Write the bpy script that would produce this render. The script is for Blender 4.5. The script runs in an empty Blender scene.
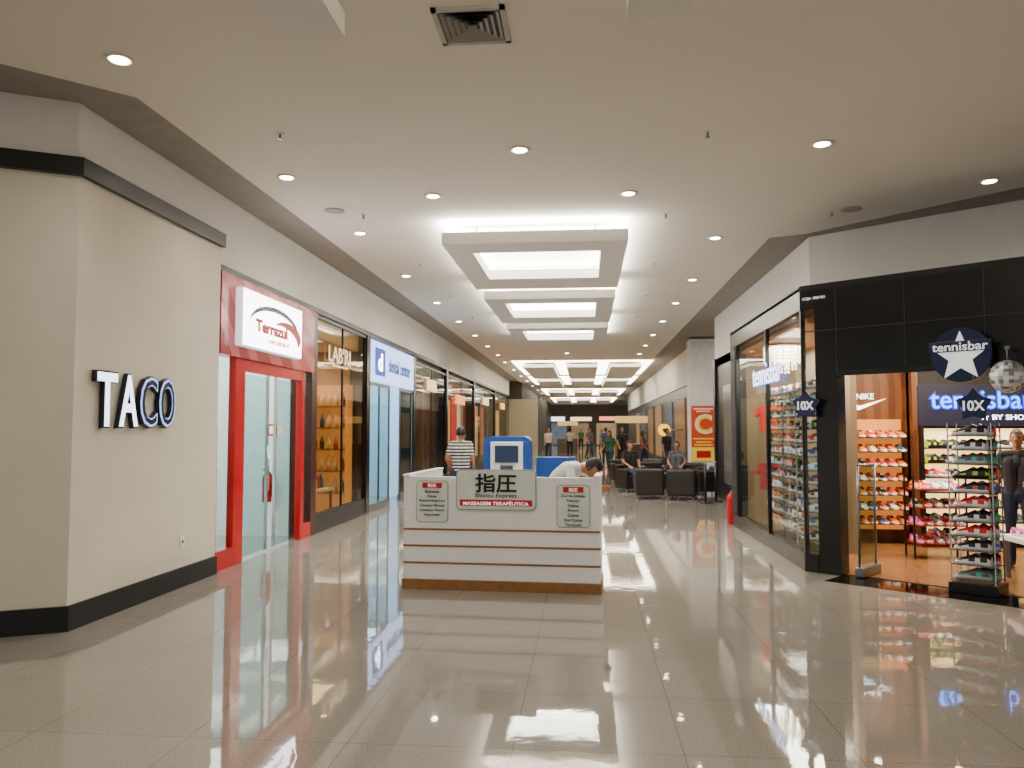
import bpy,bmesh,math,random
from mathutils import Vector,Matrix,Quaternion
random.seed(7)
D=bpy.data; SC=bpy.context.scene; COL=SC.collection

# ------------------------------------------------------------ materials
def lin(h):
    o=[]
    for i in (0,2,4):
        c=int(h[i:i+2],16)/255
        o.append(c/12.92 if c<=.04045 else ((c+.055)/1.055)**2.4)
    return o
MATS={}
def mat(name,hexc,rough=.5,metal=0,emit=0,ehex=None,noise=.06,scale=6,coat=0):
    if name in MATS: return MATS[name]
    m=D.materials.new(name); m.use_nodes=True; nt=m.node_tree; b=nt.nodes['Principled BSDF']
    c=lin(hexc)
    tc=nt.nodes.new('ShaderNodeTexCoord'); n=nt.nodes.new('ShaderNodeTexNoise'); n.inputs['Scale'].default_value=scale
    n.inputs['Detail'].default_value=2
    nt.links.new(tc.outputs['Object'],n.inputs['Vector'])
    r=nt.nodes.new('ShaderNodeValToRGB')
    r.color_ramp.elements[0].position=.3; r.color_ramp.elements[1].position=.7
    r.color_ramp.elements[0].color=[x*(1-noise) for x in c]+[1]
    r.color_ramp.elements[1].color=[min(1,x*(1+noise)) for x in c]+[1]
    nt.links.new(n.outputs['Fac'],r.inputs['Fac']); nt.links.new(r.outputs['Color'],b.inputs['Base Color'])
    b.inputs['Roughness'].default_value=rough; b.inputs['Metallic'].default_value=metal
    if coat: b.inputs['Coat Weight'].default_value=coat; b.inputs['Coat Roughness'].default_value=.05
    if emit:
        e=lin(ehex or hexc)
        b.inputs['Emission Color'].default_value=e+[1]; b.inputs['Emission Strength'].default_value=emit
    MATS[name]=m; return m
def glass(name,tint='f4f8f6',fac=.04,graze=.3):
    if name in MATS: return MATS[name]
    m=D.materials.new(name); m.use_nodes=True; nt=m.node_tree; nt.nodes.clear()
    out=nt.nodes.new('ShaderNodeOutputMaterial'); mix=nt.nodes.new('ShaderNodeMixShader')
    t=nt.nodes.new('ShaderNodeBsdfTransparent'); g=nt.nodes.new('ShaderNodeBsdfGlossy'); g.inputs['Roughness'].default_value=.02
    t.inputs['Color'].default_value=lin(tint)+[1]
    lw=nt.nodes.new('ShaderNodeLayerWeight'); lw.inputs['Blend'].default_value=.5
    p=nt.nodes.new('ShaderNodeMath'); p.operation='POWER'; p.inputs[1].default_value=4
    a=nt.nodes.new('ShaderNodeMath'); a.operation='MULTIPLY_ADD'; a.inputs[1].default_value=graze; a.inputs[2].default_value=fac; a.use_clamp=True
    nt.links.new(lw.outputs['Facing'],p.inputs[0]); nt.links.new(p.outputs[0],a.inputs[0]); nt.links.new(a.outputs[0],mix.inputs['Fac'])
    nt.links.new(t.outputs[0],mix.inputs[1]); nt.links.new(g.outputs[0],mix.inputs[2]); nt.links.new(mix.outputs[0],out.inputs['Surface'])
    MATS[name]=m; return m
def floor_mat():
    m=D.materials.new('polished_granite'); m.use_nodes=True; nt=m.node_tree; b=nt.nodes['Principled BSDF']; L=nt.links.new
    tc=nt.nodes.new('ShaderNodeTexCoord'); mp=nt.nodes.new('ShaderNodeMapping'); mp.inputs['Location'].default_value=(.37,.15,0)
    L(tc.outputs['Object'],mp.inputs['Vector'])
    br=nt.nodes.new('ShaderNodeTexBrick'); br.offset=0; br.inputs['Scale'].default_value=1
    br.inputs['Brick Width'].default_value=.85; br.inputs['Row Height'].default_value=.85; br.inputs['Mortar Size'].default_value=.003
    br.inputs['Mortar Smooth'].default_value=.3
    br.inputs['Color1'].default_value=lin('a69f94')+[1]; br.inputs['Color2'].default_value=lin('a29b90')+[1]; br.inputs['Mortar'].default_value=lin('7d766c')+[1]
    L(mp.outputs[0],br.inputs['Vector'])
    n1=nt.nodes.new('ShaderNodeTexNoise'); n1.inputs['Scale'].default_value=110; n1.inputs['Detail'].default_value=5; L(tc.outputs['Object'],n1.inputs['Vector'])
    r1=nt.nodes.new('ShaderNodeValToRGB'); r1.color_ramp.elements[0].position=.35; r1.color_ramp.elements[1].position=.6
    r1.color_ramp.elements[0].color=(.52,.51,.49,1); r1.color_ramp.elements[1].color=(1.0,1.0,1.0,1); L(n1.outputs['Fac'],r1.inputs['Fac'])
    mx=nt.nodes.new('ShaderNodeMixRGB'); mx.blend_type='MULTIPLY'; mx.inputs['Fac'].default_value=.8
    L(br.outputs['Color'],mx.inputs[1]); L(r1.outputs['Color'],mx.inputs[2])
    n2=nt.nodes.new('ShaderNodeTexNoise'); n2.inputs['Scale'].default_value=1.3; L(tc.outputs['Object'],n2.inputs['Vector'])
    r2=nt.nodes.new('ShaderNodeValToRGB'); r2.color_ramp.elements[0].color=(.86,.85,.84,1); r2.color_ramp.elements[1].color=(1,1,1,1); L(n2.outputs['Fac'],r2.inputs['Fac'])
    m2=nt.nodes.new('ShaderNodeMixRGB'); m2.blend_type='MULTIPLY'; m2.inputs['Fac'].default_value=1
    L(mx.outputs[0],m2.inputs[1]); L(r2.outputs['Color'],m2.inputs[2]); L(m2.outputs[0],b.inputs['Base Color'])
    b.inputs['Roughness'].default_value=.03; b.inputs['IOR'].default_value=1.6
    n3=nt.nodes.new('ShaderNodeTexNoise'); n3.inputs['Scale'].default_value=6; L(tc.outputs['Object'],n3.inputs['Vector'])
    bp=nt.nodes.new('ShaderNodeBump'); bp.inputs['Strength'].default_value=.012; bp.inputs['Distance'].default_value=.05
    L(n3.outputs['Fac'],bp.inputs['Height']); L(bp.outputs[0],b.inputs['Normal'])
    return m
def wave_mat(name,h1,h2,scale,dist=4,rough=.3,direction='DIAGONAL',pos=(.45,.55)):
    m=D.materials.new(name); m.use_nodes=True; nt=m.node_tree; b=nt.nodes['Principled BSDF']; L=nt.links.new
    tc=nt.nodes.new('ShaderNodeTexCoord'); w=nt.nodes.new('ShaderNodeTexWave'); w.bands_direction=direction
    w.inputs['Scale'].default_value=scale; w.inputs['Distortion'].default_value=dist; w.inputs['Detail'].default_value=1; w.inputs['Detail Scale'].default_value=.6
    L(tc.outputs['Object'],w.inputs['Vector'])
    r=nt.nodes.new('ShaderNodeValToRGB'); r.color_ramp.elements[0].position=pos[0]; r.color_ramp.elements[1].position=pos[1]
    r.color_ramp.elements[0].color=lin(h1)+[1]; r.color_ramp.elements[1].color=lin(h2)+[1]
    L(w.outputs['Fac'],r.inputs['Fac']); L(r.outputs['Color'],b.inputs['Base Color']); b.inputs['Roughness'].default_value=rough
    MATS[name]=m; return m

M_FLOOR=floor_mat()
WHITE=mat('painted_wall','e0d8c4',.75,noise=.03,scale=2)
CEIL=mat('ceiling_paint','eee7da',.85,noise=.02,scale=1)
CGREY=mat('ceiling_grey','9c968c',.8)
FASC=mat('fascia_white','eeebe4',.7,noise=.02)
BLACK=mat('black_paint','0b0b0d',.35)
BLKG=mat('black_gloss','0a0a0d',.24)
LENS=mat('downlight_lens','fff4e0',.5,emit=30,ehex='fff4e4')
PANEL=mat('cove_panel','ffffff',.5,emit=9,ehex='fff8ea')
PANEL2=mat('cove_panel_far','ffffff',.5,emit=11,ehex='fff4e0')
RING=mat('frame_white','e8e4dc',.6,noise=.02)
RED=mat('red_gloss','c20f18',.18)
REDW=wave_mat('red_waves','a40e16','cc4a50',.9,8,.2,'DIAGONAL',(.5,.62))
CHROME=mat('chrome','c9ccd0',.15,1)
STEEL=mat('brushed_steel','8e9195',.35,1)
GLASS=glass('shop_glass')
GLASSR=glass('amber_glass','f0e4cc',.05,.35)
GLASSG=glass('green_glass','dceeec',.06,.3)
ACRYL=mat('acrylic','c9cdce',.15)
WLIT=mat('lit_white','ffffff',.4,emit=9,ehex='f8faff')
TXTK=mat('letter_black','0a0a0a',.4)
TXTR=mat('letter_red','c8101c',.4)
TXTW=mat('letter_white','ffffff',.4,emit=.5)
TXTWL=mat('letter_lit','ffffff',.4,emit=4,ehex='eaf2ff')
GOLD=mat('gold_metal','b98a3a',.3,.8)
WOODK=mat('kiosk_wood','96683a',.4,noise=.15,scale=14)
KW=mat('kiosk_laminate','ffffff',.3,noise=.01)
NAVY=mat('navy_sign','10204a',.35)
WOODF=wave_mat('wood_floor','7a5230','906238',2.2,3,.25,'X')
WOODW=wave_mat('warm_wood_panel','5e3416','74451f',1.6,5,.45,'X')
WARMW=mat('warm_wall','8a5a30',.6)
DARKW=mat('dark_wall','1a1614',.6)
SHELFL=mat('shelf_backlight','ffe7b8',.5,emit=2.6,ehex='ffca7c')
BLUELIT=mat('blue_lit','04060e',.5,emit=.1,ehex='0818a0')
BLUETXT=mat('blue_text','3a90ff',.4,emit=4.0,ehex='3a94ff')
BLUEHALO=mat('blue_halo','0a2a9a',.4,emit=1.0,ehex='0c30e0')

# ------------------------------------------------------------ builders
BASIS={'F':Matrix(((1,0,0),(0,0,-1),(0,1,0))),
       'L':Matrix(((0,0,1),(1,0,0),(0,1,0))),
       'R':Matrix(((0,0,-1),(-1,0,0),(0,1,0)))}
TC={}
def tmesh(s,ext,bold):
    k=(s,ext,bold)
    if k in TC: return TC[k]
    c=D.curves.new('t','FONT'); c.body=s; c.size=1; c.extrude=ext; c.offset=bold; c.align_x='CENTER'; c.align_y='CENTER'; c.resolution_u=3
    o=D.objects.new('t',c); COL.objects.link(o)
    dg=bpy.context.evaluated_depsgraph_get(); me=D.meshes.new_from_object(o.evaluated_get(dg))
    D.objects.remove(o); TC[k]=me; return me
class MB:
    def __init__(s): s.bm=bmesh.new(); s.mats=[]
    def mi(s,m):
        if m not in s.mats: s.mats.append(m)
        return s.mats.index(m)
    def _app(s,b,m,smooth=False):
        i=s.mi(m)
        vm={v:s.bm.verts.new(v.co) for v in b.verts}
        for f in b.faces:
            try:
                g=s.bm.faces.new([vm[v] for v in f.verts]); g.material_index=i; g.smooth=smooth
            except ValueError: pass
        b.free()
    def box(s,x0,x1,y0,y1,z0,z1,m,bev=0,seg=2):
        b=bmesh.new(); bmesh.ops.create_cube(b,size=1)
        for v in b.verts:
            v.co=Vector(((x0+x1)/2+v.co.x*(x1-x0),(y0+y1)/2+v.co.y*(y1-y0),(z0+z1)/2+v.co.z*(z1-z0)))
        if bev: bmesh.ops.bevel(b,geom=list(b.edges),offset=bev,segments=seg,affect='EDGES',profile=.5)
        s._app(b,m); return s
    def cyl(s,p0,p1,r0,m,r1=None,n=16,smooth=True):
        p0=Vector(p0);p1=Vector(p1); r1=r0 if r1 is None else r1
        b=bmesh.new(); d=p1-p0
        bmesh.ops.create_cone(b,cap_ends=True,cap_tris=False,segments=n,radius1=r0,radius2=max(r1,1e-4),depth=d.length)
        q=Vector((0,0,1)).rotation_difference(d.normalized()); mid=(p0+p1)/2
        for v in b.verts: v.co=q@v.co+mid
        i=s.mi(m); vm={v:s.bm.verts.new(v.co) for v in b.verts}
        for f in b.faces:
            g=s.bm.faces.new([vm[v] for v in f.verts]); g.material_index=i; g.smooth=smooth and len(f.verts)==4
        b.free(); return s
    def sph(s,c,r,m,seg=14,smooth=True):
        b=bmesh.new(); bmesh.ops.create_uvsphere(b,u_segments=seg,v_segments=max(6,seg*2//3),radius=1)
        rr=r if hasattr(r,'__len__') else (r,r,r)
        for v in b.verts: v.co=Vector((c[0]+v.co.x*rr[0],c[1]+v.co.y*rr[1],c[2]+v.co.z*rr[2]))
        s._app(b,m,smooth); return s
    def lathe(s,c,prof,m,n=24,smooth=True,sx=1,sy=1):
        i=s.mi(m); rings=[]
        for r,z in prof:
            rings.append([s.bm.verts.new((c[0]+r*sx*math.cos(2*math.pi*k/n),c[1]+r*sy*math.sin(2*math.pi*k/n),c[2]+z)) for k in range(n)])
        for a,b in zip(rings,rings[1:]):
            for k in range(n):
                f=s.bm.faces.new((a[k],a[(k+1)%n],b[(k+1)%n],b[k])); f.material_index=i; f.smooth=smooth
        for rg in (rings[0][::-1],rings[-1]):
            f=s.bm.faces.new(rg); f.material_index=i
        return s
    def poly(s,pts,m):
        f=s.bm.faces.new([s.bm.verts.new(p) for p in pts]); f.material_index=s.mi(m); return s
    def prism(s,pts,lo,hi,m,axis='z'):
        i=s.mi(m)
        def P(p,h):
            return (p[0],p[1],h) if axis=='z' else ((p[0],h,p[1]) if axis=='y' else (h,p[0],p[1]))
        a=[s.bm.verts.new(P(p,lo)) for p in pts]; b=[s.bm.verts.new(P(p,hi)) for p in pts]; n=len(pts)
        fs=[s.bm.faces.new(a[::-1]),s.bm.faces.new(b)]
        for k in range(n): fs.append(s.bm.faces.new((a[k],a[(k+1)%n],b[(k+1)%n],b[k])))
        for f in fs: f.material_index=i
        return s
    def text(s,t,c,size,m,face='F',width=None,ext=.004,bold=0.0,height=None):
        me=tmesh(t,ext/size,bold); i=s.mi(m)
        if not me.vertices: return s
        xs=[v.co.x for v in me.vertices]; ys=[v.co.y for v in me.vertices]
        cx=(min(xs)+max(xs))/2; cy=(min(ys)+max(ys))/2
        sx=size if width is None else width/(max(xs)-min(xs)); sy=size if height is None else height/(max(ys)-min(ys))
        B=BASIS[face]; c=Vector(c)
        vs=[s.bm.verts.new(B@Vector(((v.co.x-cx)*sx,(v.co.y-cy)*sy,v.co.z*size))+c) for v in me.vertices]
        for p in me.polygons:
            try: f=s.bm.faces.new([vs[k] for k in p.vertices]); f.material_index=i
            except ValueError: pass
        return s
    def mesh(s,name):
        bmesh.ops.recalc_face_normals(s.bm,faces=list(s.bm.faces))
        me=D.meshes.new(name); s.bm.to_mesh(me); s.bm.free()
        for m in s.mats: me.materials.append(m)
        return me
def thing(name,label,cat,loc=(0,0,0),rz=0,group=None):
    o=D.objects.new(name,None); COL.objects.link(o); o.location=loc; o.rotation_euler=(0,0,rz); o.empty_display_size=.1
    o['label']=label; o['category']=cat
    if group: o['group']=group
    return o
def part(mb,name,parent,label=None,loc=(0,0,0)):
    o=D.objects.new(name,mb.mesh(name) if isinstance(mb,MB) else mb); COL.objects.link(o); o.parent=parent; o.location=loc
    if label: o['label']=label
    return o
def single(mb,name,label,cat,loc=(0,0,0),rz=0,group=None):
    o=D.objects.new(name,mb.mesh(name) if isinstance(mb,MB) else mb); COL.objects.link(o); o.location=loc; o.rotation_euler=(0,0,rz)
    o['label']=label; o['category']=cat
    if group: o['group']=group
    return o
def struct(mb,name,loc=(0,0,0),rz=0):
    o=D.objects.new(name,mb.mesh(name)); COL.objects.link(o); o['kind']='structure'; o.location=loc; o.rotation_euler=(0,0,rz)
    return o
def clone(root,loc,rz=None,parts=None):
    o=root.copy(); COL.objects.link(o); o.location=loc
    if rz is not None: o.rotation_euler=(0,0,rz)
    for c in list(root.children):
        k=c.copy(); COL.objects.link(k); k.parent=o
    return o
def light(kind,loc,energy,col=(1,.95,.87),size=.1,sy=None,rot=(0,0,0),spot=None,name='lamp_light'):
    l=D.lights.new(name,kind); l.energy=energy; l.color=col
    if kind=='AREA':
        l.size=size
        if sy: l.shape='RECTANGLE'; l.size_y=sy
    elif kind=='SPOT':
        l.shadow_soft_size=size; l.spot_size=spot or math.radians(130); l.spot_blend=1
    else: l.shadow_soft_size=size
    o=D.objects.new(name,l); COL.objects.link(o); o.location=loc; o.rotation_euler=rot
    return o

# ------------------------------------------------------------ camera / world
cam=D.cameras.new('camera'); co=D.objects.new('camera',cam); COL.objects.link(co); co.location=(0,0,1.6)
co.rotation_euler=(math.radians(93.29),0,math.radians(5.2)); cam.lens=28.125; cam.sensor_width=36; cam.clip_end=200
SC.camera=co
w=D.worlds.new('world'); SC.world=w; w.use_nodes=True
bg=w.node_tree.nodes['Background']; bg.inputs[0].default_value=(1,.95,.87,1); bg.inputs[1].default_value=.5

H=4.25
# ------------------------------------------------------------ shell
struct(MB().box(-14,14,-6,90,-.2,0,M_FLOOR),'floor')
struct(MB().box(-14,14,-6,90,H+.06,H+.2,CGREY),'ceiling')
struct(MB().prism([(-3.55,89),(-3.55,5.95),(-4.2,5.3),(-11,-1.5),(-11,-6),(12,-6),(12,2.6),(4.75,9.1),(3.0,11.0),(2.55,11.2),(2.55,89)],H,H+.06,CEIL),'ceiling.001')
# taco wall
struct(MB().prism([(-4.12,8.68),(-4.12,6.12),(-9,3.52),(-9,8.68)],0,3.68,WHITE),'wall_left')
struct(MB().prism([(-4.16,8.70),(-4.16,6.14),(-9,3.57),(-9,8.70)],3.83,H+.06,FASC),'wall_left.001')
struct(MB().prism([(-4.07,8.70),(-4.07,6.09),(-9,3.42),(-9,8.70)],3.68,3.83,BLACK),'trim_1')
struct(MB().prism([(-4.095,8.69),(-4.095,6.105),(-9,3.49),(-9,8.69)],0,.2,BLACK),'baseboard_left')
# left fascia
struct(MB().box(-4.5,-4.16,8.70,44,3.5,H+.06,FASC),'wall_left.002')
struct(MB().box(-4.3,-4.14,8.70,44,3.42,3.5,BLACK),'trim_2')
# left shops : Y divisions
LS=[8.72,12.0,15.1,19.3,24,30,37,44]
LX=-4.18
for i,y in enumerate(LS[1:-1]):
    struct(MB().box(-6.5,LX+.03,y-.12,y+.12,0,3.42,BLKG if i!=0 else mat('gloss_brown','3a1512',.3)),'trim_%d'%(3+i))
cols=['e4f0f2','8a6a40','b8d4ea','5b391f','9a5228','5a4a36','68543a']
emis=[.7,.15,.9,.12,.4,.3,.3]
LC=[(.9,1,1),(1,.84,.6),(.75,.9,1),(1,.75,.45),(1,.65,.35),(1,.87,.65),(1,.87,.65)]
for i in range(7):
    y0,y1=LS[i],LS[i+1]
    wm=mat('shop_wall_%d'%i,cols[i],.6,emit=emis[i]*.3,ehex=cols[i])  # walls glow by themselves, interior light put into the material
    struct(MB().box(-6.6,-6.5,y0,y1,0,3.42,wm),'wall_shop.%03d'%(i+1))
    struct(MB().box(-6.5,LX-.3,y1-.16,y1-.13,0,3.4,wm),'wall_partition.%03d'%(i+1))
    struct(MB().box(-8,LX-.15,y0,y1,3.1,3.42,mat('shop_ceiling','d9d4c8',.7)),'ceiling.%03d'%(i+2))
    light('AREA',(-5.3,(y0+y1)/2,3.05),[85,75,120,45,90,75,75][i],LC[i],1.4,(y1-y0)*.7,name='shop_light')

# --- red shop
struct(MB().box(LX-.12,LX+.06,8.72,11.88,2.47,3.42,REDW),'wall_fascia')
s=thing('shop_doorway','glossy red shop doorway frame with glass door','doorway',(LX,0,0))
part(MB().box(-.06,.03,9.2,9.48,0,2.47,RED,.01),'door_post',s)
part(MB().box(-.06,.03,11.45,11.58,0,2.47,RED,.01),'door_post',s)
part(MB().box(-.06,.025,9.48,11.45,2.32,2.47,RED,.005),'lintel',s)
part(MB().box(-.05,-.045,9.49,10.35,.03,2.30,GLASSG).box(-.06,-.02,9.49,9.51,.02,2.32,CHROME).box(-.06,-.02,10.33,10.35,.02,2.32,CHROME),'door_leaf',s,'pale glass door leaf')
part(MB().cyl((.02,10.25,.8),(.02,10.25,1.4),.014,CHROME),'door_handle',s)
part(MB().box(-.05,-.045,10.62,11.43,.03,2.30,GLASSG).box(-.06,-.02,10.60,10.62,.02,2.32,CHROME),'door_leaf',s,'pale glass door leaf')
struct(MB().box(LX-.02,LX-.015,8.76,9.2,.25,2.47,GLASS),'window_1')
struct(MB().box(LX-.06,LX+.03,8.72,9.2,0,.22,RED).box(LX-.06,LX+.02,8.72,8.75,.22,2.47,RED),'trim_20')
struct(MB().box(LX-.02,LX-.015,11.58,11.88,.25,2.47,GLASS),'window_2')
struct(MB().box(LX-.06,LX+.03,11.58,11.88,0,.22,RED),'trim_21')
s=thing('shop_sign','square white illuminated sign with red lettering and swoosh','sign',(LX+.06,10.05,2.95))
part(MB().box(0,.10,-.98,.98,-.35,.35,mat('sign_case','f4f6fa',.4,emit=1.0),.02),'case',s)
part(MB().box(.10,.11,-.965,.965,-.335,.335,WLIT),'lit_face',s)
part(MB().text('Terrazul',(.117,-.12,-.06),.3,TXTR,'L',width=1.05,ext=.003,bold=.05,height=.16),'lettering',s,'red lettering')
part(MB().text('CABELEIREIROS',(.117,.1,-.22),.1,TXTR,'L',width=.75,height=.055,ext=.003),'small_lettering',s,'small red lettering')
def swoosh(a0,a1,r,th,cy,cz,sy,sz,n=24):
    out=[];inn=[]
    for k in range(n+1):
        t=k/n; a=a0+(a1-a0)*t; w=th*math.sin(math.pi*t)
        out.append((cy+(r+w)*math.cos(a)*sy,cz+(r+w)*math.sin(a)*sz)); inn.append((cy+(r-w*.4)*math.cos(a)*sy,cz+(r-w*.4)*math.sin(a)*sz))
    return out+inn[::-1]
part(MB().prism(swoosh(math.radians(168),math.radians(5),1,.16,.0,-.08,.82,.27),.111,.116,TXTK,'x'),'swoosh',s,'black swoosh')
part(MB().prism(swoosh(math.radians(120),math.radians(-12),1,.34,.26,-.16,.56,.2),.111,.119,TXTR,'x'),'swoosh',s,'red swoosh')
s=thing('display_cabinet','white cabinet with blue and red posters inside shop window','cabinet',(-4.6,9.1,0))
part(MB().box(-.15,.2,-.14,.2,0,.9,KW,.01),'body',s)
part(MB().box(-.02,.2,-.12,.18,.9,1.65,mat('poster_blue','3a5aa8',.4)),'poster',s,'blue poster')

def extinguisher(loc,h,label,bracket=0):
    s=thing('fire_extinguisher',label,'fire extinguisher',loc); r=h*.14
    part(MB().lathe((0,0,0),[(r*.9,0),(r,.02),(r,h*.72),(r*.8,h*.8),(r*.35,h*.86),(r*.3,h*.9)],RED,18),'tank',s)
    part(MB().cyl((0,0,h*.9),(0,0,h*.95),r*.35,STEEL).box(-r*.9,r*.5,-.01,.01,h*.94,h*.97,BLACK).box(-r*.9,r*.3,-.01,.01,h*.98,h,BLACK),'valve',s)
    part(MB().cyl((r*.4,0,h*.9),(r*1.2,0,h*.75),.012,BLACK,n=8).cyl((r*1.2,0,h*.75),(r*1.15,0,h*.3),.012,BLACK,n=8).cyl((r*1.15,0,h*.3),(r*1.15,0,h*.15),.012,BLACK,r1=.02,n=8),'hose',s)
    if bracket: part(MB().box(-.03,.03,0,bracket,h*.5,h*.6,STEEL),'wall_bracket',s)
    return s
extinguisher((-4.76,11.7,0.52),.5,'red fire extinguisher mounted on pale interior wall',.14)
single(MB().box(-.09,.09,-.01,0,-.09,.09,TXTR,.002).box(-.03,.03,-.014,-.01,-.06,.06,TXTW),'extinguisher_sign','small red square safety sign on pale interior wall','sign',(-4.76,11.84,1.6))
e=extinguisher((2.5,14.1,0),.6,'red fire extinguisher standing by dark shopfront')

# --- shop windows
def window_bay(n,y0,y1,z0=.25,z1=3.42,g=GLASS,div=2,fm=BLACK):
    struct(MB().box(LX-.02,LX-.015,y0,y1,z0,z1,g),'window_%d'%n)
    mb=MB().box(LX-.06,LX+.02,y0,y1,0,z0,fm).box(LX-.04,LX+.005,y0,y1,z1-.06,z1,fm)
    for k in range(div+1):
        y=y0+(y1-y0)*k/div; mb.box(LX-.03,LX+.0,y-.02,y+.02,z0,z1,fm)
    struct(mb,'trim_%d'%(30+n))
window_bay(3,12.12,14.98,.3,3.42,GLASSR)
window_bay(4,15.22,16.9,.15,2.55,GLASSG,2,STEEL)
window_bay(5,17.9,19.18,.15,2.55,GLASSG,1,STEEL)
window_bay(6,19.42,23.88,.3,3.3,GLASS,2)
window_bay(7,24.12,29.88,.3,3.3,GLASS,2)
window_bay(8,30.12,36.88,.3,3.3,GLASS,2)
window_bay(9,37.12,43.9,.3,3.3,GLASS,2)
s=thing('shop_sign','pale gold letters mounted on shop window','sign',(LX+.02,13.3,2.84))
PG=mat('gold_lit','f4e4b8',.3,.3,emit=.9,ehex='ffe8b8')
part(MB().text("LAB'RI",(0,0,.03),.4,PG,'L',width=1.2,ext=.004,bold=.0,height=.27),'lettering',s)
part(MB().box(-.003,.003,-.42,.42,-.18,-.155,PG),'underline',s)
s=thing('shop_sign','wide illuminated pale blue and white shop sign','sign',(LX-.02,17.2,2.98))
part(MB().box(0,.05,-1.95,1.95,-.42,.40,mat('bluesign_case','b8d0f8',.4,emit=2.2,ehex='a8c8ff'),.01),'case',s)
part(MB().box(.05,.056,-1.65,-.85,-.28,.28,mat('logo_blue','1330c0',.4,emit=.6,ehex='1030e0')),'logo',s,'square blue logo')
part(MB().text('d',(.06,-1.25,0),.5,WLIT,'L',width=.32,height=.36,bold=.03),'logo_letter',s,'white letter on blue logo')
part(MB().text('dental center',(.055,.5,0),.3,mat('letter_deep_blue','2040b0',.4),'L',width=2.1,height=.3,bold=.02),'lettering',s)
for (y,z,wd,hx,cat) in [(26.5,2.6,1.8,'ff9a4a','orange'),(33.5,2.8,1.6,'ffdca8','cream'),(40.5,2.8,1.6,'ffc070','amber'),(21.5,2.8,1.2,'f0d0a0','cream')]:
    s=thing('shop_sign','small %s illuminated sign over shopfront'%cat,'sign',(LX-.0,y,z))
    part(MB().box(0,.05,-wd/2,wd/2,-.15,.15,mat('sg_'+hx,hx,.4,emit=1.5),.01),'case',s)
for y in (19.9,21.0,22.3,23.4):
    single(MB().box(-.2,.2,-.18,.18,0,3.05,WOODW,.01).box(-.24,.24,-.22,.22,0,.15,BLACK),'wooden_column','square varnished wooden column behind shop glass','column',(-4.75,y,0),group='wooden columns in the brown shop')
for k,(y,hx) in enumerate([(24.9,'d8522a'),(26.4,'e8b070'),(27.9,'c83a34'),(29.2,'e8c8a0'),(31.2,'b06a3a'),(33.5,'d09a60'),(35.8,'8a4a2a'),(39,'c88a50'),(42,'d8a060')]):
    s=thing('poster_stand','lit fashion poster panel on stand inside shop window','poster',(-4.6,y,0))
    part(MB().box(-.03,.03,-.5,.5,.5,2.6,mat('poster_%d'%k,hx,.4,emit=.9,noise=.5,scale=3),.005),'panel',s)
    part(MB().box(-.15,.15,-.3,.3,0,.05,BLACK).cyl((0,0,.05),(0,0,.5),.02,STEEL),'stand',s)

GOOD=[mat('good_%d'%i,h,.3) for i,h in enumerate(['d8ccb4','a03a24','c89838','4a2418','d8d4c8','a01830','20407a'])]
def bottle(i):
    r=.045; m=GOOD[i%7]
    return MB().lathe((0,0,0),[(r,0),(r,.14),(r*.5,.18),(r*.45,.23)],m,12).mesh('bottle')
BOT=[bottle(i) for i in range(7)]
def shelf_unit(loc,w,zs,depth,label,matf,rz=0):
    s=thing('display_shelf',label,'shelf',loc,rz)
    part(MB().box(-depth/2,-depth/2+.03,-w/2,w/2,0,zs[-1]+.4,matf),'back_panel',s)
    for z in zs: part(MB().box(-depth/2+.03,depth/2,-w/2+.03,w/2-.03,z-.03,z,GOLD),'shelf_board',s)
    for y in (-w/2,w/2-.03): part(MB().box(-depth/2+.03,depth/2,y,y+.03,0,zs[-1]+.4,matf),'side_panel',s)
    return s
CREAMB=mat('cream_back','b88a50',.5,emit=.45,ehex='ffbc66')
zs=[.45,.85,1.25,1.65,2.05]
shelf_unit((-4.9,14.7,0),1.0,zs,.36,'amber backlit display shelf with bottles',CREAMB,-math.pi/2)
for z in zs:
    for k in range(7):
        single(BOT[random.randrange(7)],'bottle','small cosmetic bottle on a lit shelf','bottle',(-5.3+k*.133,14.62,z),group='bottles on the beauty shop shelves')
shelf_unit((-5.5,13.2,0),1.2,zs,.36,'amber backlit display shelf with bottles',CREAMB)
for z in zs:
    for k in range(7):
        single(BOT[random.randrange(7)],'bottle','small cosmetic bottle on a lit shelf','bottle',(-5.42,12.72+k*.16,z),group='bottles on the beauty shop shelves')
s=thing('display_table','low white display table with cosmetics in shop window','table',(-4.65,13.2,0))
part(MB().box(-.25,.25,-.6,.6,.55,.6,mat('table_cream','d8d0c0',.4),.005),'table_top',s)
for x in (-.23,.19):
    for y in (-.58,.54): part(MB().box(x,x+.04,y,y+.04,0,.55,GOLD),'leg',s)
for k in range(7): single(BOT[k%7],'bottle','small cosmetic bottle on white display table','bottle',(-4.6,12.72+k*.16,.6),group='bottles on the display table')
s=thing('reception_desk','pale blue reception desk in bright shop','desk',(-5.4,16.5,0))
part(MB().box(-.3,.3,-1,1,0,1.0,mat('pale_blue','a8c8e4',.4),.02),'body',s)
part(MB().box(-.36,.36,-1.05,1.05,1.0,1.05,KW,.01),'desk_top',s)

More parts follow.
